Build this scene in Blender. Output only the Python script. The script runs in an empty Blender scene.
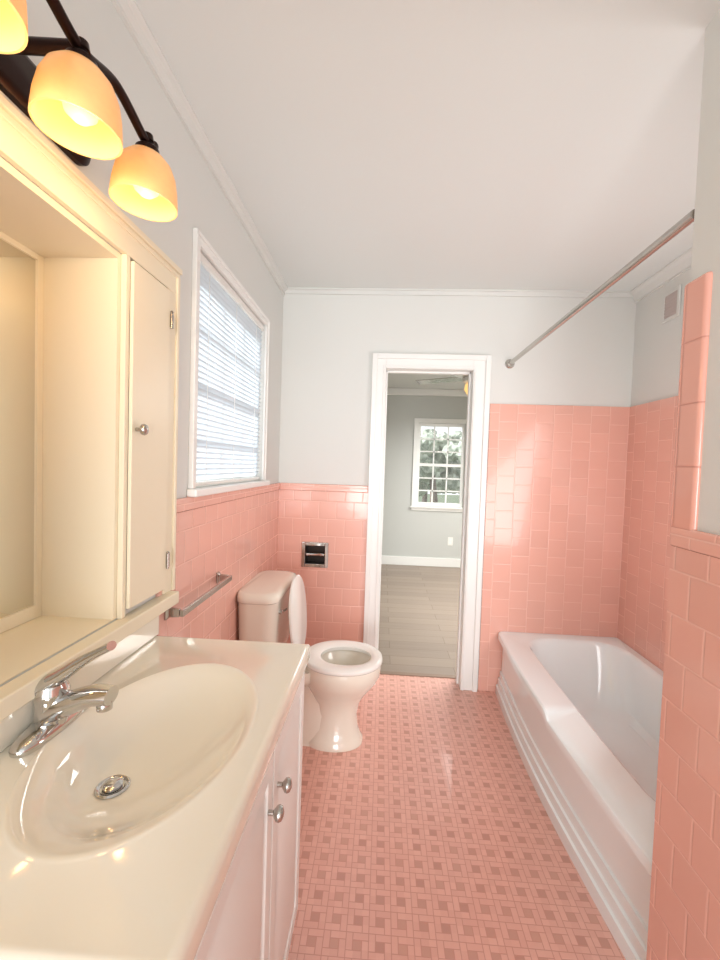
import bpy, bmesh, math, random
from mathutils import Vector, Matrix
random.seed(3)
C = bpy.context.scene.collection
sc = bpy.context.scene
sc.view_settings.view_transform = 'Standard'
sc.view_settings.exposure = 0.05

def lin(c):
    return tuple(((x/255)/12.92 if x/255 <= .04045 else (((x/255)+.055)/1.055)**2.4) for x in c)+(1,)

# ---------------------------------------------------------------- materials
def mat(name, rgb, rough=.5, metal=0, coat=0, emis=None, es=0, bump=0, bscale=40, spec=.5):
    m = bpy.data.materials.new(name); m.use_nodes = True
    nt = m.node_tree; b = nt.nodes['Principled BSDF']
    b.inputs['Base Color'].default_value = lin(rgb)
    b.inputs['Roughness'].default_value = rough
    b.inputs['Metallic'].default_value = metal
    b.inputs['Coat Weight'].default_value = coat
    b.inputs['Coat Roughness'].default_value = .05
    b.inputs['Specular IOR Level'].default_value = spec
    if emis:
        b.inputs['Emission Color'].default_value = lin(emis); b.inputs['Emission Strength'].default_value = es
    if bump:
        tc = nt.nodes.new('ShaderNodeNewGeometry'); n = nt.nodes.new('ShaderNodeTexNoise')
        n.inputs['Scale'].default_value = bscale; n.inputs['Detail'].default_value = 3
        nt.links.new(tc.outputs['Position'], n.inputs['Vector'])
        bp = nt.nodes.new('ShaderNodeBump'); bp.inputs['Strength'].default_value = bump; bp.inputs['Distance'].default_value = .003
        nt.links.new(n.outputs['Fac'], bp.inputs['Height']); nt.links.new(bp.outputs['Normal'], b.inputs['Normal'])
    return m

class E:
    def __init__(s, nt, k): s.nt = nt; s.k = k
    def op(s, o, *a):
        n = s.nt.nodes.new('ShaderNodeMath'); n.operation = o
        for i, x in enumerate((s,)+a):
            if isinstance(x, E): s.nt.links.new(x.k, n.inputs[i])
            else: n.inputs[i].default_value = x
        return E(s.nt, n.outputs[0])
    def __add__(s, o): return s.op('ADD', o)
    def __sub__(s, o): return s.op('SUBTRACT', o)
    def __mul__(s, o): return s.op('MULTIPLY', o)
    def __truediv__(s, o): return s.op('DIVIDE', o)
    def floor(s): return s.op('FLOOR')
    def fract(s): return s.op('FRACT')
    def mod(s, o): return s.op('FLOORED_MODULO', o)
    def abs(s): return s.op('ABSOLUTE')
    def min(s, o): return s.op('MINIMUM', o)
    def max(s, o): return s.op('MAXIMUM', o)
    def lt(s, o): return s.op('LESS_THAN', o)
    def gt(s, o): return s.op('GREATER_THAN', o)
    def smooth(s, a, b):
        n = s.nt.nodes.new('ShaderNodeMapRange'); n.interpolation_type = 'SMOOTHSTEP'
        s.nt.links.new(s.k, n.inputs[0]); n.inputs[1].default_value = a; n.inputs[2].default_value = b
        return E(s.nt, n.outputs[0])

def pos(nt):
    g = nt.nodes.new('ShaderNodeNewGeometry'); sp = nt.nodes.new('ShaderNodeSeparateXYZ')
    nt.links.new(g.outputs['Position'], sp.inputs[0])
    return [E(nt, sp.outputs[i]) for i in range(3)]
def rnd(nt, a, b):
    c = nt.nodes.new('ShaderNodeCombineXYZ'); nt.links.new(a.k, c.inputs[0]); nt.links.new(b.k, c.inputs[1])
    w = nt.nodes.new('ShaderNodeTexWhiteNoise'); w.noise_dimensions = '2D'; nt.links.new(c.outputs[0], w.inputs['Vector'])
    return E(nt, w.outputs['Value'])
def mix(nt, f, a, b):
    n = nt.nodes.new('ShaderNodeMix'); n.data_type = 'RGBA'
    nt.links.new(f.k, n.inputs[0])
    for i, x in ((6, a), (7, b)):
        if isinstance(x, tuple): n.inputs[i].default_value = x
        else: nt.links.new(x, n.inputs[i])
    return n.outputs[2]

def brick_mat(name, ax, s, ratio, rgb, grout, gw=.02, vbond=False, off=(0, 0), var=.03, rough=.2, coat=.25, vaxis=2, stag=.5, bump=.45, grain=False):
    m = mat(name, rgb, rough, coat=coat); nt = m.node_tree; b = nt.nodes['Principled BSDF']
    p = pos(nt); u = p[ax]+off[0]; v = p[vaxis]+off[1]
    if vbond: u, v = v, u
    row = (v/s).floor(); fy = (v/s).fract()
    uu = u/(s*ratio)+row.mod(2.0)*stag; fx = uu.fract()
    dx = fx.min((fx*-1)+1)*ratio; dy = fy.min((fy*-1)+1)
    d = dx.min(dy)
    f = d.smooth(gw*.5, gw*1.3)
    r = rnd(nt, uu.floor(), row)
    if grain:
        cb = nt.nodes.new('ShaderNodeCombineXYZ'); nt.links.new((p[ax]*2.0).k, cb.inputs[0]); nt.links.new((p[vaxis]*45.0).k, cb.inputs[1]); nt.links.new((r*9.0).k, cb.inputs[2])
        nz = nt.nodes.new('ShaderNodeTexNoise'); nz.inputs['Scale'].default_value = 1.0; nz.inputs['Detail'].default_value = 4
        nt.links.new(cb.outputs[0], nz.inputs['Vector'])
        r = (r*.45)+(E(nt, nz.outputs['Fac'])*.6)
    c1 = lin(rgb); k = 1-var
    c0 = tuple(x*k for x in c1[:3])+(1,); c2 = tuple(min(1, x*(1+var)) for x in c1[:3])+(1,)
    col = mix(nt, f, lin(grout), mix(nt, r, c0, c2))
    nt.links.new(col, b.inputs['Base Color'])
    bp = nt.nodes.new('ShaderNodeBump'); bp.inputs['Strength'].default_value = bump; bp.inputs['Distance'].default_value = .002
    nt.links.new(d.smooth(0, gw*2.5).k, bp.inputs['Height']); nt.links.new(bp.outputs['Normal'], b.inputs['Normal'])
    rr = (f*-.4)+(rough+.4); nt.links.new(rr.k, b.inputs['Roughness'])
    return m

def mosaic_mat(name):
    m = mat(name, (230, 155, 140), .3, coat=.15); nt = m.node_tree; b = nt.nodes['Principled BSDF']
    p = pos(nt); S = .0218; a_, q_, P_ = .9, 2.1, 3.0
    gx = (p[0]+10)/S; gy = (p[1]+10)/S
    x = gx.mod(P_); y = gy.mod(P_)
    def seg(a, at, o, lo, hi):
        outside = ((o*-1)+lo).max(o-hi).max(0.0)
        return (a-at).abs()+outside
    d = x.min((x*-1)+P_).min(y).min((y*-1)+P_)
    for q in (seg(y, a_, x, 0, q_), seg(x, q_, y, 0, q_), seg(y, q_, x, a_, P_), seg(x, a_, y, a_, P_)): d = d.min(q)
    f = d.smooth(.02, .09)
    dot = (x.gt(a_))*(x.lt(q_))*(y.gt(a_))*(y.lt(q_))
    r = rnd(nt, (gx/P_).floor(), (gy/P_).floor())
    r2 = rnd(nt, gx.floor()+7.3, gy.floor())
    tile = mix(nt, r2, lin((231, 178, 163)), lin((238, 187, 172)))
    dots = mix(nt, r, lin((206, 152, 136)), lin((217, 164, 147)))
    col = mix(nt, f, lin((212, 153, 138)), mix(nt, dot, tile, dots))
    nt.links.new(col, b.inputs['Base Color'])
    bp = nt.nodes.new('ShaderNodeBump'); bp.inputs['Strength'].default_value = .3; bp.inputs['Distance'].default_value = .0015
    nt.links.new(f.k, bp.inputs['Height']); nt.links.new(bp.outputs['Normal'], b.inputs['Normal'])
    return m

TOPZ = 1.243; TUBZ = 1.766
PINK = (236, 181, 165); GR = (241, 193, 178)
M_wall = mat('painted_wall', (223, 224, 220), .75, bump=.08, bscale=60)
M_ceil = mat('ceiling_paint', (226, 229, 226), .85, bump=.08, bscale=50)
M_trim = mat('white_gloss_trim', (243, 243, 240), .3, bump=.05, bscale=30)
M_cab = mat('cream_cabinet_paint', (238, 227, 202), .35, bump=.06, bscale=30)
M_van = mat('white_vanity_paint', (238, 240, 236), .35, bump=.04, bscale=30)
M_toilet = mat('bone_porcelain', (241, 235, 221), .12, coat=.5, bump=.02, bscale=6)
M_tub = mat('tub_enamel', (243, 250, 251), .12, coat=.5, bump=.02, bscale=6)
M_seat = mat('white_seat_plastic', (242, 241, 236), .2, bump=.02, bscale=6)
M_marble = mat('cultured_marble', (244, 237, 221), .07, coat=.6, bump=.015, bscale=5)
M_chrome = mat('chrome', (205, 203, 200), .1, 1, bump=.02, bscale=20)
M_nickel = mat('brushed_nickel', (190, 186, 180), .25, 1, bump=.05, bscale=90)
M_steel = mat('dull_steel', (185, 178, 172), .2, 1, bump=.05, bscale=90)
M_thr = mat('worn_threshold', (150, 128, 112), .45, .2, bump=.1, bscale=60)
M_dark = mat('dark_recess_metal', (62, 54, 50), .35, .8, bump=.05, bscale=60)
M_bronze = mat('oil_rubbed_bronze', (46, 28, 23), .35, .8, bump=.1, bscale=40)
M_mirror = mat('mirror_glass', (225, 222, 212), .02, 1)
M_grayw = mat('grey_room_wall', (203, 205, 201), .8, bump=.08, bscale=60)
M_mosaic = mosaic_mat('pink_mosaic_floor')
offz = (0, .108*20-TOPZ)
M_tx = brick_mat('pink_tile_facing_x', 1, .108, 1, PINK, GR, off=(10, offz[1]))
M_ty = brick_mat('pink_tile_facing_y', 0, .108, 1, PINK, GR, off=(10, offz[1]))
M_txv = brick_mat('pink_tub_tile_side', 1, .108, 1, PINK, GR, vbond=True, off=(10, .108*20-TUBZ+.054))
M_tyv = brick_mat('pink_tub_tile_end', 0, .108, 1, PINK, GR, vbond=True, off=(10, .108*20-TUBZ+.054))
M_capx = brick_mat('pink_bullnose_x', 1, .152, 1, PINK, GR, gw=.012, off=(10, .152*20-TOPZ+.02))
M_capy = brick_mat('pink_bullnose_y', 0, .152, 1, PINK, GR, gw=.012, off=(10, .152*20-TOPZ+.02))
M_strip = brick_mat('pink_bullnose_vertical', 1, .15, 1, (235, 174, 157), (210, 146, 130), gw=.014, off=(10.02, .15*20-1.84+.0), stag=0)
M_wood = brick_mat('grey_plank_floor', 0, .13, 9, (154, 138, 124), (120, 106, 95), gw=.010, vaxis=1, off=(10, 10), var=.2, rough=.4, coat=0, stag=.37, bump=.1, grain=True)

def amber():
    m = bpy.data.materials.new('amber_glass_shade'); m.use_nodes = True; nt = m.node_tree
    b = nt.nodes['Principled BSDF']; b.inputs['Base Color'].default_value = lin((224, 196, 148)); b.inputs['Roughness'].default_value = .25
    b.inputs['Emission Color'].default_value = lin((255, 190, 100))
    n = nt.nodes.new('ShaderNodeTexNoise'); n.inputs['Scale'].default_value = 9
    r = nt.nodes.new('ShaderNodeMapRange'); r.inputs[3].default_value = .22; r.inputs[4].default_value = .38
    nt.links.new(n.outputs['Fac'], r.inputs[0]); nt.links.new(r.outputs[0], b.inputs['Emission Strength'])
    t = nt.nodes.new('ShaderNodeBsdfTranslucent'); t.inputs[0].default_value = lin((250, 204, 135))
    mx = nt.nodes.new('ShaderNodeMixShader'); mx.inputs[0].default_value = .2
    nt.links.new(b.outputs[0], mx.inputs[1]); nt.links.new(t.outputs[0], mx.inputs[2])
    nt.links.new(mx.outputs[0], nt.nodes['Material Output'].inputs[0]); return m
M_amber = amber()
M_bulb = mat('glowing_bulb', (255, 220, 150), .4, emis=(255, 218, 140), es=1.2)
def blindm():
    m = bpy.data.materials.new('white_blind_slats'); m.use_nodes = True; nt = m.node_tree
    b = nt.nodes['Principled BSDF']; b.inputs['Base Color'].default_value = lin((240, 243, 245)); b.inputs['Roughness'].default_value = .4
    t = nt.nodes.new('ShaderNodeBsdfTranslucent'); t.inputs[0].default_value = lin((238, 245, 250))
    mx = nt.nodes.new('ShaderNodeMixShader'); mx.inputs[0].default_value = .5
    nt.links.new(b.outputs[0], mx.inputs[1]); nt.links.new(t.outputs[0], mx.inputs[2])
    nt.links.new(mx.outputs[0], nt.nodes['Material Output'].inputs[0]); return m
M_blind = blindm()
def glassm():
    m = bpy.data.materials.new('window_glass'); m.use_nodes = True; nt = m.node_tree
    b = nt.nodes['Principled BSDF']; b.inputs['Roughness'].default_value = .03
    t = nt.nodes.new('ShaderNodeBsdfTransparent'); mx = nt.nodes.new('ShaderNodeMixShader'); mx.inputs[0].default_value = .94
    nt.links.new(b.outputs[0], mx.inputs[1]); nt.links.new(t.outputs[0], mx.inputs[2])
    nt.links.new(mx.outputs[0], nt.nodes['Material Output'].inputs[0]); return m
M_glass = glassm()
def leafm():
    m = mat('tree_foliage', (90, 105, 80), .8); nt = m.node_tree; b = nt.nodes['Principled BSDF']
    n = nt.nodes.new('ShaderNodeTexNoise'); n.inputs['Scale'].default_value = 5; n.inputs['Detail'].default_value = 6
    g = nt.nodes.new('ShaderNodeNewGeometry'); nt.links.new(g.outputs['Position'], n.inputs['Vector'])
    r = nt.nodes.new('ShaderNodeValToRGB'); r.color_ramp.elements[0].position = .38; r.color_ramp.elements[1].position = .62
    r.color_ramp.elements[0].color = lin((132, 142, 128)); r.color_ramp.elements[1].color = lin((190, 196, 182))
    nt.links.new(n.outputs['Fac'], r.inputs[0]); nt.links.new(r.outputs[0], b.inputs['Base Color']); return m
M_leaf = leafm()
M_bark = mat('tree_bark', (116, 104, 96), .9, bump=.6, bscale=20)
M_grass = mat('lawn_grass', (110, 122, 98), .95, bump=.5, bscale=15)

# ---------------------------------------------------------------- geometry
def mk(name, bm, m, smooth=True, ang=35, bevel=0, seg=3):
    bmesh.ops.recalc_face_normals(bm, faces=bm.faces)
    me = bpy.data.meshes.new(name); bm.to_mesh(me); bm.free()
    me.materials.append(m)
    o = bpy.data.objects.new(name, me); C.objects.link(o)
    if smooth:
        for p in me.polygons: p.use_smooth = True
        me.set_sharp_from_angle(angle=math.radians(ang))
    if bevel:
        b = o.modifiers.new('Bevel', 'BEVEL'); b.width = bevel; b.segments = seg; b.limit_method = 'ANGLE'; b.harden_normals = True
    return o
def addbox(bm, x0, x1, y0, y1, z0, z1):
    vs = [bm.verts.new(p) for p in ((x0, y0, z0), (x1, y0, z0), (x1, y1, z0), (x0, y1, z0), (x0, y0, z1), (x1, y0, z1), (x1, y1, z1), (x0, y1, z1))]
    for f in ((0, 3, 2, 1), (4, 5, 6, 7), (0, 1, 5, 4), (1, 2, 6, 5), (2, 3, 7, 6), (3, 0, 4, 7)): bm.faces.new([vs[i] for i in f])
def box(name, b, m, bevel=0): return boxes(name, [b], m, bevel)
def boxes(name, bs, m, bevel=0):
    bm = bmesh.new()
    for b in bs: addbox(bm, *b)
    return mk(name, bm, m, bevel=bevel)
def slab(name, axis, p0, p1, a0, a1, z0, z1, holes, m):
    A = sorted({a0, a1}|{min(max(v, a0), a1) for h in holes for v in h[:2]})
    Z = sorted({z0, z1}|{min(max(v, z0), z1) for h in holes for v in h[2:]})
    bs = []
    for i in range(len(A)-1):
        run = None
        for j in range(len(Z)-1):
            ca, cz = (A[i]+A[i+1])/2, (Z[j]+Z[j+1])/2
            if any(h[0] < ca < h[1] and h[2] < cz < h[3] for h in holes): run = None; continue
            if run is not None: bs[-1][3] = Z[j+1]
            else: bs.append([A[i], A[i+1], Z[j], Z[j+1]]); run = 1
    out = [(p0, p1, b[0], b[1], b[2], b[3]) if axis == 'x' else (b[0], b[1], p0, p1, b[2], b[3]) for b in bs]
    return boxes(name, out, m)
def addloft(bm, rings, cap0=True, cap1=True, closed=False):
    R = [[bm.verts.new(p) for p in r] for r in rings]; n = len(R[0])
    L = len(R)
    for k in range(L if closed else L-1):
        a, b = R[k], R[(k+1) % L]
        for i in range(n): bm.faces.new((a[i], a[(i+1) % n], b[(i+1) % n], b[i]))
    if not closed:
        if cap0: bm.faces.new(R[0])
        if cap1: bm.faces.new(R[-1][::-1])
def loft(name, rings, m, cap0=True, cap1=True, closed=False, ang=35, bevel=0):
    bm = bmesh.new(); addloft(bm, rings, cap0, cap1, closed); return mk(name, bm, m, ang=ang, bevel=bevel)
def ell(cx, cy, a, b, z, n=48, pw=2.0):
    out = []
    for i in range(n):
        t = 2*math.pi*i/n; c, s = math.cos(t), math.sin(t)
        out.append((cx+a*math.copysign(abs(c)**(2/pw), c), cy+b*math.copysign(abs(s)**(2/pw), s), z))
    return out
def addrev(bm, prof, c, d=(0, 0, 1), n=28):
    q = Vector((0, 0, 1)).rotation_difference(Vector(d).normalized())
    rings = []
    for r, h in prof:
        r = max(r, .0004)
        rings.append([tuple(Vector(c)+q @ Vector((r*math.cos(2*math.pi*i/n), r*math.sin(2*math.pi*i/n), h))) for i in range(n)])
    addloft(bm, rings)
def rev(name, prof, c, m, d=(0, 0, 1), n=28, ang=40):
    bm = bmesh.new(); addrev(bm, prof, c, d, n); return mk(name, bm, m, ang=ang)
def addtube(bm, pts, r, n=14, sy=1.0):
    P = [Vector(p) for p in pts]; rs = r if isinstance(r, list) else [r]*len(P)
    rings = []; ref = None
    for i, p in enumerate(P):
        t = (P[min(i+1, len(P)-1)]-P[max(i-1, 0)]).normalized()
        if ref is None:
            ref = Vector((0, 0, 1)) if abs(t.z) < .9 else Vector((1, 0, 0))
        a = (ref-t*ref.dot(t)).normalized(); ref = a; b = t.cross(a)
        rings.append([tuple(p+a*rs[i]*math.cos(2*math.pi*k/n)+b*rs[i]*sy*math.sin(2*math.pi*k/n)) for k in range(n)])
    addloft(bm, rings)
def tube(name, pts, r, m, n=14, sy=1.0):
    bm = bmesh.new(); addtube(bm, pts, r, n, sy); return mk(name, bm, m, ang=50)
def spl(pts, k=8):
    P = [Vector(p) for p in pts]; out = []
    for i in range(len(P)-1):
        a, b, c, d = P[max(i-1, 0)], P[i], P[i+1], P[min(i+2, len(P)-1)]
        for j in range(k):
            t = j/k
            out.append(.5*((2*b)+(c-a)*t+(2*a-5*b+4*c-d)*t*t+(3*b-a-3*c+d)*t**3))
    return out+[P[-1]]
def rrect(x0, x1, y0, y1, r, z, k=8, s=6):
    out = []
    cs = [(x1-r, y1-r, 0), (x0+r, y1-r, 90), (x0+r, y0+r, 180), (x1-r, y0+r, 270)]
    for i, (cx, cy, a) in enumerate(cs):
        for j in range(k+1):
            t = math.radians(a+90*j/k); out.append((cx+r*math.cos(t), cy+r*math.sin(t), z))
        nx = cs[(i+1) % 4]; t = math.radians(nx[2]); e = (nx[0]+r*math.cos(t), nx[1]+r*math.sin(t)); st = out[-1]
        for j in range(1, s): out.append((st[0]+(e[0]-st[0])*j/s, st[1]+(e[1]-st[1])*j/s, z))
    return out

def center(o):
    if o.type != 'MESH' or o.get('cdone'): return
    vs = o.data.vertices
    c = Vector([(min(v.co[i] for v in vs)+max(v.co[i] for v in vs))/2 for i in range(3)])
    c.z = min(v.co.z for v in vs)
    o.data.transform(Matrix.Translation(-c)); o.location = c; o['cdone'] = 1
def par(ch, p):
    bpy.context.view_layer.update(); ch.parent = p; ch.matrix_parent_inverse = p.matrix_world.inverted()
def thing(name, base, parts, label, cat, group=None):
    e = bpy.data.objects.new(name, None); e.location = base; e.empty_display_size = .05; C.objects.link(e)
    for p in parts:
        center(p); par(p, e)
    e['label'] = label; e['category'] = cat
    if group: e['group'] = group
    return e
def sub(part, kids):
    center(part)
    for k in kids: center(k); par(k, part)
    return part
def solo(o, label, cat): center(o); o['label'] = label; o['category'] = cat; return o
def st(o, parts=(), label=None):
    o['kind'] = 'structure'
    for p in parts: par(p, o)
    if label: o['label'] = label
    return o

# ---------------------------------------------------------------- dimensions
XL, XR, YB, ZC = -.65, 1.46, 2.60, 2.44
XP, YP = .735, 1.086
YN = -.9
YT = 2.745
st(box('floor', (-.95, 1.6, YN, YT, -.05, 0), M_mosaic), label='pink basket-weave mosaic tile floor')
st(box('ceiling', (-.95, 1.6, YN, 2.72, ZC, ZC+.08), M_ceil), label='smooth painted white ceiling')
NY0, NY1, NZ0, NZ1 = .42, 1.004, .965, 1.86
WY0, WY1, WZ0, WZ1 = 1.41, 2.22, 1.27, 2.09
wl = slab('wall_left', 'x', -.90, XL, YN, YB, 0, ZC, [(NY0, NY1, NZ0, NZ1), (WY0, WY1, WZ0, WZ1)], M_wall)
t1 = slab('tile_wainscot', 'x', XL, XL+.009, 1.18, YB, 0, TOPZ-.045, [], M_tx)
t1c = box('tile_cap', (XL, XL+.0115, 1.262, YB, TOPZ-.045, TOPZ), M_capx, .008)
st(wl, [t1, t1c], 'light grey painted wall with pink tile wainscot')
DX0, DX1, DZ = 0.0, .525, 1.965
HX0, HX1, HZ0, HZ1 = -.475, -.335, .735, .865
wb = slab('wall_back', 'y', YB, YB+.12, -.90, 1.6, 0, ZC, [(DX0-.02, DX1+.02, 0, DZ+.02), (HX0, HX1, HZ0, HZ1)], M_wall)
b1 = slab('tile_wainscot', 'y', YB-.009, YB, XL+.009, DX0-.085, 0, TOPZ-.045, [(HX0, HX1, HZ0, HZ1)], M_ty)
b1c = box('tile_cap', (XL+.0115, DX0-.085, YB-.0115, YB, TOPZ-.045, TOPZ), M_capy, .008)
b2 = slab('tile_surround', 'y', YB-.009, YB, DX1+.11, XR-.009, 0, TUBZ, [], M_tyv)
st(wb, [b1, b1c, b2], 'light grey painted wall with pink tile')
wr = box('wall_right', (XR, 1.6, YP, YB, 0, ZC), M_wall)
r1 = box('tile_surround', (XR-.009, XR, YP+.009, YB, 0, TUBZ), M_txv)
st(wr, [r1], 'tub alcove wall with pink tile surround')
wp = box('wall_entry', (XP, 1.6, YN, YP, 0, ZC), M_wall)
p1 = box('tile_wainscot', (XP-.009, XP, YN, YP+.0, 0, TOPZ-.05), M_tx)
p2 = box('tile_cap', (XP-.012, XP, YN, YP+.004, TOPZ-.05, TOPZ), M_capx, .008)
p3 = box('tile_corner_strip', (XP-.0115, XP+.03, YP-.072, YP+.010, TOPZ-.012, 1.84), M_strip, .011)
p4 = box('tile_surround', (XP, XR-.009, YP, YP+.009, .38, TUBZ), M_tyv)
st(wp, [p1, p2, p3, p4], 'painted partition wall with pink tile wainscot and corner strip')

def crown(name, axis, at, a0, a1, sgn, s=.045, m=None):
    prof = [(0, 0), (s, 0), (s, -.008), (s*.55, -s*.45), (.010, -s), (.010, -s-.012), (0, -s-.012)]
    rings = []
    for a in (a0, a1):
        rings.append([((at+sgn*d, a, ZC+z) if axis == 'x' else (a, at+sgn*d, ZC+z)) for d, z in prof])
    return st(loft(name, rings, m or M_wall, ang=20))
crown('trim_1', 'x', XL, YN, YB, 1, .032)
crown('trim_2', 'y', YB, XL, XR, -1, .020)
crown('trim_3', 'x', XR, YP, YB, -1, .050)
cs = [(DX0-.085, DX0, YB-.018, YB, 0, DZ+.085), (DX1, DX1+.10, YB-.018, YB, 0, DZ+.085), (DX0, DX1, YB-.018, YB, DZ, DZ+.085)]
cs += [(DX0-.085, DX0-.055, YB-.032, YB-.018, 0, DZ+.085), (DX1+.070, DX1+.10, YB-.032, YB-.018, 0, DZ+.085), (DX0-.055, DX1+.070, YB-.032, YB-.018, DZ+.055, DZ+.085)]
cs += [(DX0-.018, DX0-.006, YB-.024, YB-.018, 0, DZ+.018), (DX1+.006, DX1+.018, YB-.024, YB-.018, 0, DZ+.018), (DX0-.006, DX1+.006, YB-.024, YB-.018, DZ+.006, DZ+.018)]
dc = boxes('door_1', cs, M_trim, .003)
jb = boxes('door_jamb', [(DX0-.02, DX0, YB, YB+.12, 0, DZ), (DX1, DX1+.02, YB, YB+.12, 0, DZ), (DX0-.02, DX1+.02, YB, YB+.12, DZ, DZ+.02),
    (DX0, DX0+.011, YB+.055, YB+.09, 0, DZ), (DX1-.011, DX1, YB+.055, YB+.09, 0, DZ), (DX0, DX1, YB+.055, YB+.09, DZ-.011, DZ)], M_trim, .002)
st(dc, [jb], 'white painted doorway casing without a door leaf')
st(box('trim_4', (DX0, DX1, YT-.025, YT+.01, 0, .006), M_thr, .002), label='worn threshold strip')

# ---------------------------------------------------------------- bathroom window + blinds
w = .036
wc = boxes('window_1', [(XL, XL+.012, WY0-w, WY0, WZ0, WZ1+w), (XL, XL+.012, WY1, WY1+w, WZ0, WZ1+w), (XL, XL+.012, WY0, WY1, WZ1, WZ1+w),
    (XL, XL+.017, WY0-w-.003, WY0-w+.010, WZ0, WZ1+w+.003), (XL, XL+.017, WY1+w-.010, WY1+w+.003, WZ0, WZ1+w+.003), (XL, XL+.017, WY0-w, WY1+w, WZ1+w-.010, WZ1+w+.003)], M_trim, .003)
sill = box('window_sill', (XL, XL+.036, WY0-w-.015, WY1+w+.015, WZ0-.027, WZ0), M_trim, .006)
xs = -.82; mid = (WZ0+WZ1)/2
fr = [(xs-.03, xs+.01, WY0, WY0+.04, WZ0, WZ1), (xs-.03, xs+.01, WY1-.04, WY1, WZ0, WZ1), (xs-.03, xs+.01, WY0+.04, WY1-.04, WZ0, WZ0+.04), (xs-.03, xs+.01, WY0+.04, WY1-.04, WZ1-.04, WZ1), (xs-.03, xs+.01, WY0+.04, WY1-.04, mid-.015, mid+.015)]
for i in (1, 2): 
    yy = WY0+.04+(WY1-WY0-.08)*i/3; fr.append((xs-.018, xs, yy-.009, yy+.009, WZ0+.04, WZ1-.04))
for z in ((WZ0+mid)/2+.01, (WZ1+mid)/2): fr.append((xs-.018, xs, WY0+.04, WY1-.04, z-.009, z+.009))
sash = boxes('sash', fr, M_trim)
gl = box('pane', (xs-.012, xs-.009, WY0+.035, WY1-.035, WZ0+.035, WZ1-.035), M_glass)
st(wc, [sill, sash, gl], 'white wood window casing with divided panes')
bm = bmesh.new()
z = WZ0+.035; xb = XL-.018
while z < WZ1-.04:
    a = math.radians(60); dx, dz = .0130*math.cos(a), .0130*math.sin(a)
    rings = []
    for y in (WY0+.006, WY1-.006):
        rings.append([(xb-dx, y, z-dz), (xb-.0015, y, z+.001), (xb+dx, y, z+dz), (xb+dx-.0002, y, z+dz+.0009), (xb-.0020, y, z+.0020), (xb-dx-.0002, y, z-dz+.0009)])
    addloft(bm, rings); z += .0205
slats = mk('slats', bm, M_blind, ang=60)
rail = boxes('headrail', [(xb-.016, xb+.014, WY0+.004, WY1-.004, WZ1-.032, WZ1-.002)], M_seat, .003)
brail = boxes('bottom_rail', [(xb-.013, xb+.013, WY0+.008, WY1-.008, WZ0+.003, WZ0+.018)], M_seat, .003)
cords = [boxes('ladder_cord', [(xb+.010, xb+.0115, y, y+.002, WZ0+.01, WZ1-.03)], M_seat) for y in (WY0+.12, (WY0+WY1)/2, WY1-.12)]
thing('window_blinds', (xb, (WY0+WY1)/2, WZ0), [slats, rail, brail]+cords, 'white horizontal mini blinds closed inside the bathroom window', 'blinds')

# ---------------------------------------------------------------- built-in niche cabinet
e = .0015
body = boxes('niche_body', [(-.86, -.845, NY0+e, NY1-e, NZ0+e, NZ1-e), (-.845, XL, NY1-.016, NY1-e, NZ0+e, NZ1-e), (-.845, XL, NY0+e, NY0+.016, NZ0+e, NZ1-e), (-.845, XL, NY0+.016, NY1-.016, NZ1-.016, NZ1-e), (-.845, XL, NY0+.016, NY1-.016, NZ0+e, NZ0+.003)], M_cab)
Y2 = 1.258; F = XL+.014; YD = 1.196
frame = boxes('face_frame', [(XL, F, .10, Y2, NZ1, 1.925), (XL, F, YD+.003, Y2, NZ0, NZ1), (XL, F, NY1-.004, 1.016, NZ0, NZ1), (XL, F, .10, NY0, NZ0, NZ1),
    (XL, XL+.024, .10, Y2+.004, 1.925, 1.94), (XL, XL+.018, .10, Y2+.002, 1.912, 1.925), (XL, F+.006, Y2-.014, Y2, NZ0, 1.912)], M_cab, .002)
def paneldoor(name, x0, x1, y0, y1, z0, z1, m, ins=.045, flat=False):
    bm = bmesh.new(); addbox(bm, x0, x1, y0, y1, z0, z1); bmesh.ops.recalc_face_normals(bm, faces=bm.faces); bm.faces.ensure_lookup_table()
    if not flat:
        f = [max(bm.faces, key=lambda q: q.normal.x)]
        bmesh.ops.inset_region(bm, faces=f, thickness=ins, depth=0)
        bmesh.ops.inset_region(bm, faces=f, thickness=.006, depth=-.007)
        bmesh.ops.inset_region(bm, faces=f, thickness=.008, depth=0)
        bmesh.ops.inset_region(bm, faces=f, thickness=.022, depth=.006)
    return mk(name, bm, m, ang=25, bevel=.002)
KN = [(.005, 0), (.005, .010), (.0075, .012), (.0135, .017), (.0145, .022), (.012, .027), (.005, .030)]
cd = paneldoor('door', F-.002, F+.008, 1.018, YD, .985, 1.852, M_cab, flat=True)
ck = rev('knob', KN, (F+.008, 1.036, 1.44), M_nickel, d=(1, 0, 0))
sub(cd, [ck])
hs = []
for hz in (1.745, 1.045):
    bm = bmesh.new(); addrev(bm, [(.004, 0), (.004, .045)], (F+.012, YD+.0015, hz)); addrev(bm, [(.002, 0), (.0055, .002), (.002, .006)], (F+.012, YD+.0015, hz+.045)); addbox(bm, F, F+.0115, YD+.0015, YD+.014, hz+.003, hz+.042)
    hs.append(mk('hinge', bm, M_steel))
mir = box('mirror', (-.844, -.840, NY0+.0165, NY1-.0165, NZ0+.004, NZ1-.0165), M_mirror)
mf = boxes('mirror_frame', [(-.8445, -.834, NY1-.034, NY1-.0165, NZ0+.004, NZ1-.0165), (-.8445, -.834, NY0+.0165, NY0+.03, NZ0+.004, NZ1-.0165), (-.8445, -.834, NY0+.03, NY1-.034, NZ0+.004, NZ0+.035), (-.8445, -.834, NY0+.03, NY1-.034, NZ1-.03, NZ1-.0165)], M_cab)
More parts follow.
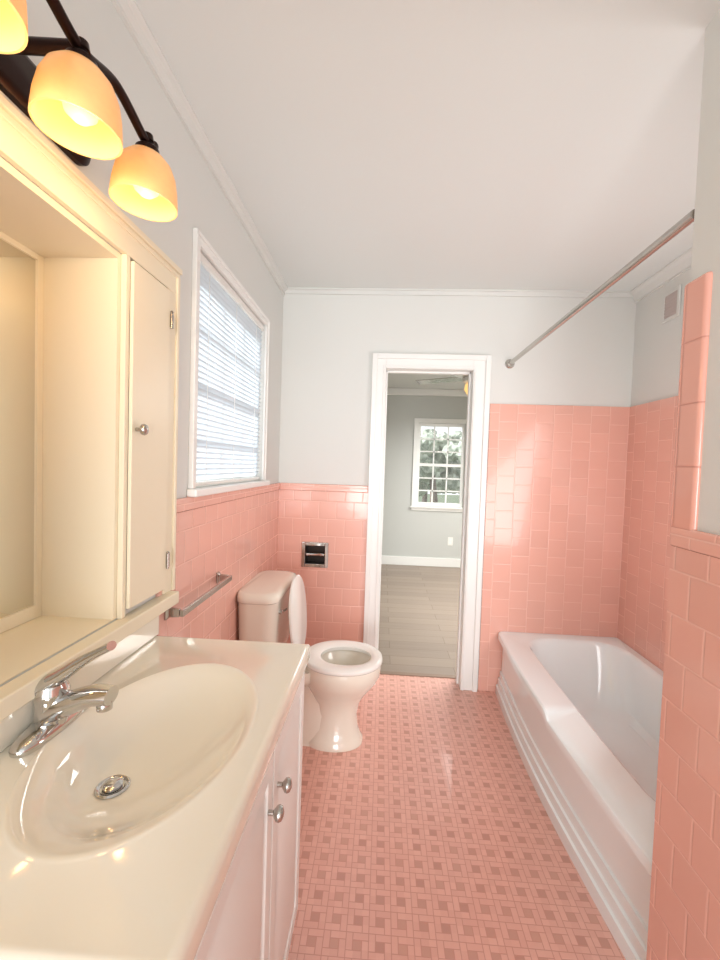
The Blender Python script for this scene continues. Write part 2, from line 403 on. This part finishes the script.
thing('built_in_cabinet', (XL, .8, NZ0), [body, frame, cd, mir, mf]+hs, 'cream painted built-in wall cabinet with mirrored niche and narrow door', 'cabinet')
ledge = boxes('wall_shelf', [(XL+.0005, -.610, .10, 1.245, .928, .9648)], M_cab, .004)
solo(ledge, 'cream painted ledge shelf under the mirrored niche', 'shelf')

# ---------------------------------------------------------------- vanity
CZ = .858; VY0, VY1, VX = .40, 1.155, -.215
vb = boxes('body', [(XL+.002, VX, VY0, VY0+.018, 0, .817), (XL+.002, VX, VY1-.018, VY1, 0, .817), (XL+.002, VX, VY0+.018, VY1-.018, .09, .105), (XL+.002, XL+.012, VY0+.018, VY1-.018, .105, .817), (VX-.07, VX-.05, VY0+.018, VY1-.018, 0, .09),
    (VX-.018, VX, VY0+.018, VY1-.018, .775, .817), (VX-.018, VX, VY0+.018, VY1-.018, .09, .125), (VX-.018, VX, .79, .835, .125, .775)], M_van, .002)
ds = []
for (a, b, k) in ((.422, .807, .775), (.815, 1.14, .847)):
    d = paneldoor('door', VX, VX+.018, a, b, .112, .79, M_van, ins=.05)
    kn = rev('knob', KN, (VX+.018, k, .695), M_nickel, d=(1, 0, 0)); sub(d, [kn]); ds.append(d)
thing('vanity_cabinet', (-.43, .78, 0), [vb]+ds, 'white vanity cabinet with raised-panel doors and nickel knobs', 'cabinet')
bx, by = -.405, .752; A, B = .152, .230
x0, x1, y0, y1 = XL+.0015, -.189, .385, 1.172
N = 128
angs = [2*math.pi*i/N for i in range(N)]
def rect(sh, z):
    X0, X1, Y0, Y1 = x0, x1-sh, y0+sh, y1-sh
    pts = []
    for t in angs:
        c, s = math.cos(t), math.sin(t)
        k = min([q for q in ((X1-bx)/c if c > 1e-9 else 9e9, (X0-bx)/c if c < -1e-9 else 9e9, (Y1-by)/s if s > 1e-9 else 9e9, (Y0-by)/s if s < -1e-9 else 9e9)])
        pts.append([bx+k*c, by+k*s, z])
    for cx_, cy_ in ((X0, Y0), (X0, Y1), (X1, Y0), (X1, Y1)):
        j = min(range(N), key=lambda i: (pts[i][0]-cx_)**2+(pts[i][1]-cy_)**2); pts[j] = [cx_, cy_, z]
    return [tuple(p) for p in pts]
def eb(f, z, sh=0): 
    return [(bx-sh*.8+A*f*math.cos(t), by-sh+B*f*math.sin(t), z) for t in angs]
rings = [rect(.02, CZ-.04), rect(0, CZ-.04), rect(0, CZ-.012), rect(.0035, CZ-.0035), rect(.012, CZ), rect(.016, CZ),
    eb(1.17, CZ), eb(1.155, CZ+.0018), eb(1.135, CZ+.0028), eb(1.11, CZ+.002), eb(1.08, CZ-.0005), eb(1.03, CZ-.004), eb(.99, CZ-.009), eb(.93, CZ-.016), eb(.86, CZ-.025, .004), eb(.76, CZ-.036, .012), eb(.64, CZ-.047, .022), eb(.50, CZ-.056, .034), eb(.34, CZ-.063, .047), eb(.19, CZ-.067, .057), eb(.06, CZ-.069, .060)]
ct = loft('countertop', rings, M_marble, cap0=False, cap1=True, ang=50)
bs = boxes('backsplash', [(XL+.0015, XL+.018, y0, y1, CZ, .9275)], M_marble, .004)
dxx, dyy = bx-.048, by-.060
bm = bmesh.new()
addrev(bm, [(.003, .001), (.026, .001), (.028, .0035), (.025, .006), (.021, .005), (.019, .003), (.003, .003)], (dxx, dyy, CZ-.069))
addrev(bm, [(.003, .003), (.0155, .004), (.0165, .008), (.012, .011), (.002, .012)], (dxx, dyy, CZ-.069))
dr = mk('drain', bm, M_chrome)
thing('sink_countertop', (-.42, .78, CZ-.04), [ct, bs, dr], 'glossy cream cultured marble countertop with integrated oval basin', 'sink')
fx, fy = -.600, .735
rg = []
for a_, b_, z_ in ((.027, .080, 0), (.028, .081, .005), (.0265, .079, .012), (.023, .068, .018), (.016, .04, .023)):
    rg.append([(fx+p[0], fy+p[1], CZ+.0005+p[2]) for p in ell(0, 0, a_, b_, z_, 40, 2.6)])
fb = loft('faucet_base', rg, M_chrome, ang=60)
bdy = rev('faucet_body', [(.026, .010), (.0275, .03), (.027, .05), (.027, .058), (.0285, .062), (.029, .074), (.024, .088), (.010, .095)], (fx, fy, CZ), M_chrome)
sp = tube('spout', spl([(fx+.0, fy, CZ+.034), (fx+.045, fy, CZ+.056), (fx+.082, fy, CZ+.069), (fx+.115, fy, CZ+.071)]), [.022-.006*min(1, i/24) for i in range(25)], M_chrome, n=20, sy=1.35)
tip = rev('aerator', [(.010, 0), (.0135, .001), (.0135, .016), (.011, .02)], (fx+.102, fy, CZ+.044), M_chrome)
lv = tube('lever_handle', spl([(fx-.014, fy, CZ+.082), (fx+.02, fy, CZ+.104), (fx+.062, fy, CZ+.134), (fx+.114, fy, CZ+.164)]), [.017-.009*min(1, i/20) for i in range(25)], M_chrome, n=16, sy=1.7)
thing('faucet', (fx, fy, CZ), [fb, bdy, sp, tip, lv], 'chrome single-lever faucet behind the oval basin', 'faucet')

# ---------------------------------------------------------------- vanity light
lx, lz = -.490, 2.004
plate_r = []
for dep, g in ((0, 0), (.012, 0), (.018, -.006), (.021, -.016)):
    plate_r.append([(XL+dep, y_, z_) for (y_, z_, _) in rrect(.42-g, .875+g, 1.965-g, 2.055+g, .03+g, 0)])
plate = loft('back_plate', plate_r, M_bronze, ang=40)
arm = tube('arm', spl([(lx, .44, lz+.005), (lx, .465, lz-.012), (lx-.004, .56, lz+.020), (lx-.002, .65, lz-.004), (lx-.004, .74, lz+.020), (lx, .833, lz-.012), (lx, .858, lz+.004)]), .0085, M_bronze)
stem = tube('stem', spl([(XL+.018, .65, 2.01), (-.56, .65, 2.005), (lx, .65, lz-.004)]), .011, M_bronze)
lp = [plate, arm, stem]
for sy_ in (.465, .65, .833):
    T = 1.986
    bm = bmesh.new()
    addrev(bm, [(.008, .012), (.013, .004), (.022, -.004), (.023, -.012), (.020, -.017), (.004, -.017)], (lx, sy_, T))
    addrev(bm, [(.004, .008), (.012, .012), (.010, .024), (.003, .028)], (lx, sy_, T))
    cap = mk('shade_cap', bm, M_bronze)
    base = (lx, sy_, T-.013)
    bm = bmesh.new()
    pr = [(.019, 0), (.033, -.006), (.046, -.020), (.0545, -.040), (.059, -.064), (.061, -.088), (.0615, -.098), (.0585, -.098), (.056, -.064), (.0515, -.040), (.043, -.022), (.030, -.009), (.016, -.004)]
    q = Vector((0, 0, 1)).rotation_difference(-Vector((-.05, 0, -1)).normalized())
    R = [[tuple(Vector(base)+q @ Vector((r*math.cos(2*math.pi*i/40), r*math.sin(2*math.pi*i/40), h))) for i in range(40)] for r, h in pr]
    addloft(bm, R, False, False)
    shade = mk('lamp_shade', bm, M_amber, ang=60)
    bulb = rev('bulb', [(.011, -.008), (.013, -.020), (.022, -.038), (.027, -.055), (.023, -.072), (.012, -.082), (.003, -.085)], (lx, sy_, T-.012), M_bulb)
    sub(cap, [shade, bulb]); lp.append(cap)
    L = bpy.data.lights.new('vanity_bulb_light', 'POINT'); L.energy = .9; L.color = (1, .66, .31); L.shadow_soft_size = .03
    lo = bpy.data.objects.new('vanity_bulb_light', L); lo.location = (lx-.003, sy_, T-.14); C.objects.link(lo)
thing('vanity_light', (XL, .65, 2.01), lp, 'bronze three-arm vanity light with glowing amber glass shades', 'light')

# ---------------------------------------------------------------- towel bar
bz, bxp = .905, -.588
bar = box('bar', (bxp-.006, bxp+.006, 1.215, 1.625, bz-.010, bz+.010), M_steel, .002)
br = []
for yy in (1.215, 1.610):
    rr_ = [[(XL+.009+d, yy+.0075+a, bz+b) for a, b in ((-s*.5, -s), (s*.5, -s), (s*.5, s), (-s*.5, s))] for d, s in ((0, .022), (.006, .022), (.012, .014), (.045, .012))]
    o = loft('bracket', rr_, M_steel, ang=20, bevel=.002); br.append(o)
thing('towel_bar', (XL+.009, 1.42, bz), [bar]+br, 'metal towel bar mounted on pink tile between vanity and toilet', 'towel bar')

# ---------------------------------------------------------------- toilet
ty = 2.045
prof = [(0, -.200, .145, .102), (.018, -.200, .145, .102), (.035, -.200, .132, .090), (.075, -.195, .114, .074), (.14, -.190, .102, .066), (.20, -.187, .112, .076), (.25, -.182, .138, .102), (.30, -.174, .170, .140), (.345, -.167, .188, .164), (.385, -.165, .190, .170), (.402, -.165, .186, .166),
        (.402, -.155, .148, .126), (.39, -.155, .138, .116), (.33, -.155, .125, .10), (.26, -.17, .09, .07), (.22, -.18, .05, .045)]
bm = bmesh.new()
addloft(bm, [ell(cx, ty, a, b, z, 56, 2.15) for z, cx, a, b in prof])
addloft(bm, [rrect(-.635, -.30, ty-w_, ty+w_, .04, z) for z, w_ in ((.28, .05), (.31, .10), (.34, .13), (.375, .135), (.384, .13))])
addloft(bm, [rrect(-.46, -.22, ty-w_, ty+w_, .045, z) for z, w_ in ((0, .072), (.03, .066), (.15, .052), (.30, .055))])
bowl = mk('bowl', bm, M_toilet, ang=60)
def seatring(z0, z1):
    o = (-.165, .196, .178); i = (-.150, .125, .100)
    return [ell(o[0], ty, o[1]-.005, o[2]-.005, z0, 56, 2.15), ell(o[0], ty, o[1], o[2], z0+.006, 56, 2.15), ell(o[0], ty, o[1]-.002, o[2]-.002, z1-.006, 56, 2.15), ell(o[0], ty, o[1]-.014, o[2]-.014, z1, 56, 2.15),
            ell(i[0], ty, i[1]+.012, i[2]+.012, z1-.001, 56, 2.15), ell(i[0], ty, i[1], i[2], z1-.008, 56, 2.15), ell(i[0], ty, i[1]+.003, i[2]+.003, z0, 56, 2.15)]
seat = loft('seat', seatring(.405, .430), M_seat, closed=True, ang=60)
hb = [boxes('seat_hinge', [(-.395, -.355, ty+q_-.017, ty+q_+.017, .386, .425)], M_seat, .004) for q_ in (-.067, .067)]
R = []
for th, g in ((0, .008), (.004, 0), (.012, 0), (.017, .007)):
    ring = []
    for (a, b, _) in ell(0, 0, .19-g, .178-g, 0, 56, 2.2):
        up = a+.19; ring.append((-.372-up*.10+th-.012, ty+b, .432+up*.99))
    R.append(ring)
lid = loft('lid', R, M_seat, ang=50)
tz0, tz1 = .386, .735
tank = loft('tank', [rrect(-.638+g*.3, -.452-g, ty-.225+g, ty+.225-g, .055, z) for z, g in ((tz0, .045), (tz0+.015, .030), (tz0+.05, .020), (tz0+.15, .010), (tz1-.02, .0), (tz1, 0))], M_toilet, ang=50)
tlid = loft('tank_lid', [rrect(-.640, -.445-g, ty-.236+g, ty+.236-g, .055, z) for z, g in ((tz1, .006), (tz1+.006, 0), (tz1+.022, 0), (tz1+.034, .005), (tz1+.041, .018), (tz1+.043, .035))], M_toilet, ang=50)
hl = bmesh.new(); addrev(hl, [(.011, 0), (.011, .01), (.007, .014)], (-.456, ty-.15, .68), d=(1, 0, 0)); addtube(hl, [(-.440, ty-.15, .68), (-.436, ty-.12, .677), (-.436, ty-.09, .672)], [.006, .005, .006])
hlo = mk('flush_lever', hl, M_chrome)
thing('toilet', (-.3, ty, 0), [bowl, seat, lid, tank, tlid, hlo]+hb, 'bone coloured two-piece toilet with white seat and raised lid', 'toilet')

# ---------------------------------------------------------------- paper holder (recessed)
g = .002; a0, a1, c0, c1 = HX0+g, HX1-g, HZ0+g, HZ1-g
sh = boxes('recess_box', [(a0, a1, YB+.075, YB+.08, c0, c1), (a0, a0+.004, YB-.009, YB+.075, c0, c1), (a1-.004, a1, YB-.009, YB+.075, c0, c1), (a0+.004, a1-.004, YB-.009, YB+.075, c0, c0+.004), (a0+.004, a1-.004, YB-.009, YB+.075, c1-.004, c1)], M_dark)
fl = boxes('frame', [(a0-.016, a0+.006, YB-.018, YB-.0095, c0-.016, c1+.016), (a1-.006, a1+.016, YB-.018, YB-.0095, c0-.016, c1+.016), (a0+.006, a1-.006, YB-.018, YB-.0095, c0-.016, c0+.006), (a0+.006, a1-.006, YB-.018, YB-.0095, c1-.006, c1+.016)], M_chrome, .003)
rl = rev('roller', [(.004, 0), (.011, .004), (.012, .03), (.010, .032), (.010, .09), (.012, .094), (.011, .118), (.004, .122)], (a0+.007, YB-.004, .80), M_chrome, d=(1, 0, 0))
thing('toilet_paper_holder', ((a0+a1)/2, YB, c0), [sh, fl, rl], 'recessed chrome toilet paper holder, empty, in pink tile', 'toilet paper holder')

# ---------------------------------------------------------------- bathtub
TX0, TX1, TY0, TY1 = .738, XR-.010, YP+.010, YB-.010
def tr(dx, z, r=.02, ins=0): return rrect(TX0+dx, TX1-ins, TY0+ins, TY1-ins, r, z, 10, 60)
def ti(sx0, sx1, sy0, sy1, r, z): return rrect(TX0+sx0, TX1-sx1, TY0+sy0, TY1-sy1, r, z, 10, 60)
rings = [tr(0, 0), tr(0, .050), tr(.009, .053), tr(.010, .092), tr(.019, .095), tr(.020, .134), tr(.029, .137), tr(.031, .20), tr(.031, .318), tr(.024, .328), tr(.004, .336), tr(0, .342), tr(0, .366), tr(.003, .374, .02, .001), tr(.010, .379, .02, .002),
    ti(.118, .045, .075, .075, .16, .381), ti(.126, .050, .081, .082, .156, .378), ti(.132, .056, .086, .090, .155, .370), ti(.138, .060, .09, .097, .15, .355), ti(.152, .07, .11, .14, .15, .26), ti(.166, .085, .13, .19, .15, .16), ti(.186, .10, .15, .24, .14, .10), ti(.215, .13, .18, .29, .12, .072), ti(.27, .19, .27, .39, .08, .062)]
def shoulder(p):
    x, y, z = p
    if x < TX0+.22:
        s_ = math.sin(math.pi*min(1, max(0, (TY1-y)/(TY1-TY0))))
        bow = -.036*s_*(1 if x < TX0+.06 else .5)
    else: bow = 0
    if z > .27 and x < TX0+.05:
        t = min(1, max(0, (1.755-y)/.024)); t = t*t*(3-2*t)
        k = min(1, (z-.27)/.07)
        return (x+bow, y, z-.026*t*k)
    return (x+bow, y, z)
rings = [[shoulder(p) for p in r] for r in rings]
tub = loft('bathtub', rings, M_tub, ang=28)
bm = bmesh.new(); addrev(bm, [(.003, 0), (.028, 0), (.03, .003), (.024, .004), (.003, .003)], (1.10, 1.45, .0625)); td = mk('drain', bm, M_chrome)
solo(tub, 'white alcove bathtub with stepped apron against pink tile', 'bathtub'); center(td); par(td, tub)

# ---------------------------------------------------------------- shower rod
rz, rx = 2.008, .74
rod = tube('rod', [(rx, YP+.004, rz), (rx, 1.8, rz), (rx, YB-.002, rz)], .0125, M_nickel, n=20)
f1 = rev('flange', [(.028, 0), (.028, .004), (.020, .012), (.016, .022)], (rx+.001, YB-.0005, rz), M_nickel, d=(0, -1, 0))
f2 = rev('flange', [(.026, 0), (.026, .004), (.018, .012), (.016, .022)], (rx+.022, YP+.0, rz), M_nickel, d=(0, 1, 0))
thing('shower_curtain_rod', (rx, (YP+YB)/2, rz), [rod, f1, f2], 'metal shower curtain rod spanning above the bathtub', 'curtain rod')

vy0, vy1, vz0, vz1 = 2.215, 2.345, 2.17, 2.325
vf = boxes('frame', [(XR-.010, XR-.0005, vy0, vy0+.018, vz0, vz1), (XR-.010, XR-.0005, vy1-.018, vy1, vz0, vz1), (XR-.010, XR-.0005, vy0+.018, vy1-.018, vz0, vz0+.018), (XR-.010, XR-.0005, vy0+.018, vy1-.018, vz1-.018, vz1)], M_wall, .003)
vl = boxes('louvers', [(XR-.006, XR-.0005, vy0+.018, vy1-.018, vz0+.018, vz1-.018)]+[(XR-.009, XR-.006, vy0+.018, vy1-.018, vz0+.026+i*.016, vz0+.033+i*.016) for i in range(7)], mat('pale_vent', (200, 188, 184), .5, bump=.05))
thing('wall_vent', (XR, (vy0+vy1)/2, vz0), [vf, vl], 'small white framed vent grille high on the shower wall', 'vent')

# ---------------------------------------------------------------- adjoining room
FY = 5.84
st(box('floor', (-1.8, 3.2, YT, FY, -.05, 0), M_wood), label='grey wood plank floor of the adjoining room')
st(box('ceiling', (-1.8, 3.2, 2.72, FY+.15, ZC, ZC+.08), M_ceil), label='white ceiling of the adjoining room')
ax0, ax1, az0, az1 = .47, 1.12, .83, 1.98
st(slab('wall_far', 'y', FY, FY+.15, -1.8, 3.2, 0, ZC, [(ax0, ax1, az0, az1)], M_grayw), label='grey painted wall of the adjoining room')
st(box('wall_far_left', (-1.9, -1.8, 2.72, FY+.15, 0, ZC), M_grayw)); st(box('wall_far_right', (3.2, 3.3, 2.72, FY+.15, 0, ZC), M_grayw))
st(slab('wall_near', 'y', YB+.121, YB+.135, -1.8, 3.2, 0, ZC, [(DX0-.02, DX1+.02, 0, DZ+.02)], M_grayw))
st(box('baseboard_far', (-1.8, 3.2, FY-.016, FY, 0, .12), M_trim, .004))
st(box('trim_5', (-1.8, 3.2, FY-.04, FY, ZC-.09, ZC), M_trim, .01))
wcs = boxes('window_2', [(ax0-.06, ax0, FY-.02, FY, az0-.06, az1+.06), (ax1, ax1+.06, FY-.02, FY, az0-.06, az1+.06), (ax0, ax1, FY-.02, FY, az1, az1+.06), (ax0, ax1, FY-.02, FY, az0-.06, az0), (ax0-.08, ax1+.08, FY-.05, FY-.02, az0-.02, az0)], M_trim, .003)
m2 = (az0+az1)/2; yy0, yy1 = FY+.06, FY+.09
fr = [(ax0, ax0+.04, yy0, yy1, az0, az1), (ax1-.04, ax1, yy0, yy1, az0, az1), (ax0+.04, ax1-.04, yy0, yy1, az0, az0+.05), (ax0+.04, ax1-.04, yy0, yy1, az1-.04, az1), (ax0+.04, ax1-.04, yy0, yy1, m2-.02, m2+.02)]
for i in (1, 2): x_ = ax0+.04+(ax1-ax0-.08)*i/3; fr.append((x_-.009, x_+.009, yy0+.008, yy1-.008, az0+.05, az1-.04))
for z_ in (az0+.05+.165, az0+.05+.34, m2+.02+.165, m2+.02+.34): fr.append((ax0+.04, ax1-.04, yy0+.008, yy1-.008, z_-.009, z_+.009))
sash2 = boxes('sash', fr, M_trim)
p2_ = box('pane', (ax0+.03, ax1-.03, FY+.073, FY+.076, az0+.04, az1-.03), M_glass)
st(wcs, [sash2, p2_], 'white double-hung window with divided panes facing trees')
ol = boxes('plate', [(.93, 1.0, FY-.006, FY-.0005, .30, .415)], M_seat, .002)
ol2 = [boxes('socket', [(.951, .979, FY-.009, FY-.006, z_, z_+.032)], M_trim, .002) for z_ in (.318, .365)]
thing('wall_outlet', (.965, FY, .30), [ol]+ol2, 'white electrical outlet on grey wall below the window', 'outlet')
cx, cy = .87, 4.3
motor = rev('motor', [(.06, 0), (.10, .02), (.11, .06), (.09, .10), (.03, .12), (.015, .13), (.015, .17), (.06, .18), (.065, .2195)], (cx, cy, 2.22), M_trim)
globe = rev('light_globe', [(.003, -.12), (.05, -.11), (.08, -.06), (.075, -.01), (.05, 0)], (cx, cy, 2.22), mat('fan_globe', (255, 220, 150), .3, emis=(255, 200, 120), es=1.0))
bl = []
for i in range(5):
    a = math.radians(8+72*i); bm = bmesh.new(); addbox(bm, .10, .60, -.06, .06, .045, .052)
    bmesh.ops.rotate(bm, verts=bm.verts, cent=(0, 0, .05), matrix=Matrix.Rotation(math.radians(10), 3, 'X'))
    bmesh.ops.rotate(bm, verts=bm.verts, cent=(0, 0, 0), matrix=Matrix.Rotation(a, 3, 'Z')); bmesh.ops.translate(bm, verts=bm.verts, vec=(cx, cy, 2.23))
    bl.append(mk('blade', bm, M_nickel, bevel=.003))
thing('ceiling_fan', (cx, cy, 2.44), [motor, globe]+bl, 'white ceiling fan with glowing globe in the adjoining room', 'ceiling fan')
# outdoors
solo(box('lawn', (-25, 25, 6.2, 30, -.56, -.51), M_grass), 'green lawn outside the window', 'grass')
for i, (x_, y_, s_) in enumerate([(1.2, 10.0, 1.6), (4.6, 14, 1.7), (1.9, 19, 2.4), (-2.6, 15, 1.7)]):
    tk = tube('trunk', [(x_, y_, -.505), (x_+.05, y_, .4), (x_-.05, y_, .9+s_*.3)], [.13, .10, .06], M_bark)
    bm = bmesh.new()
    for j in range(26):
        c_ = Vector((x_+random.uniform(-1, 1)*s_*.55, y_+random.uniform(-.5, .5)*s_, 1.05+s_*.3+random.uniform(-.8, .6)*s_*.6)); rr_ = s_*random.uniform(.12, .24)
        r_ = bmesh.ops.create_icosphere(bm, subdivisions=3, radius=rr_)
        for v in r_['verts']: v.co = v.co*(1+random.uniform(-.18, .18))+c_
    fo = mk('foliage', bm, M_leaf, smooth=False)
    thing('tree', (x_, y_, -.505), [tk, fo], 'leafy green tree on the lawn outside', 'tree')

# ---------------------------------------------------------------- light
wd = bpy.data.worlds.new('sky'); sc.world = wd; wd.use_nodes = True
bg = wd.node_tree.nodes['Background']; bg.inputs[0].default_value = (.95, .985, 1, 1); bg.inputs[1].default_value = 1.3
def area(name, loc, rot, sx, sy, en, col, spec=1.0):
    L = bpy.data.lights.new(name, 'AREA'); L.shape = 'RECTANGLE'; L.size = sx; L.size_y = sy; L.energy = en; L.color = col; L.specular_factor = spec
    o = bpy.data.objects.new(name, L); o.location = loc; o.rotation_euler = rot; C.objects.link(o); return o
area('rear_fill', (0.05, -4.2, 1.1), (math.radians(90), 0, 0), 1.6, 1.8, 140, (.98, .99, 1), .08)  # added fill far behind the camera, so brightness falls off gently into the room
area('hidden_alcove_fill', (1.12, YP+.03, 1.35), (math.radians(115), 0, math.radians(38)), .6, 1.4, 19, (.97, .99, 1), .3)  # added fill hidden by the partition; brightens tub, tiled walls and ceiling
area('adjoining_room_fill', (1.6, 4.1, 2.0), (0, 0, 0), 1.6, 1.6, 90, (1, .98, .95))  # added unseen fill under the ceiling to brighten the next room
sun = bpy.data.lights.new('sun', 'SUN'); sun.energy = 7; sun.angle = .12; sun.color = (.97, .99, 1)
so = bpy.data.objects.new('sun', sun); so.rotation_euler = Vector((1, .1, -.35)).to_track_quat('-Z', 'Y').to_euler(); C.objects.link(so)

# ---------------------------------------------------------------- camera
f = 420.0
Yc = Vector((23, 14, -f)).normalized(); rl_ = math.radians(2.0)
Zc = Vector((math.sin(rl_), math.cos(rl_), 0)); Zc = (Zc-Yc*Zc.dot(Yc)).normalized(); Xc = Yc.cross(Zc)
cam = bpy.data.cameras.new('camera'); co = bpy.data.objects.new('camera', cam); C.objects.link(co)
cam.sensor_fit = 'VERTICAL'; cam.sensor_height = 36; cam.sensor_width = 27; cam.lens = 36*f/960; cam.clip_start = .02
Rm = Matrix((Xc, Yc, Zc)).to_4x4()
co.matrix_world = Matrix.Translation((0, 0, 1.368)) @ Rm
sc.camera = co
for o in bpy.data.objects:
    if 'cdone' in o: del o['cdone']
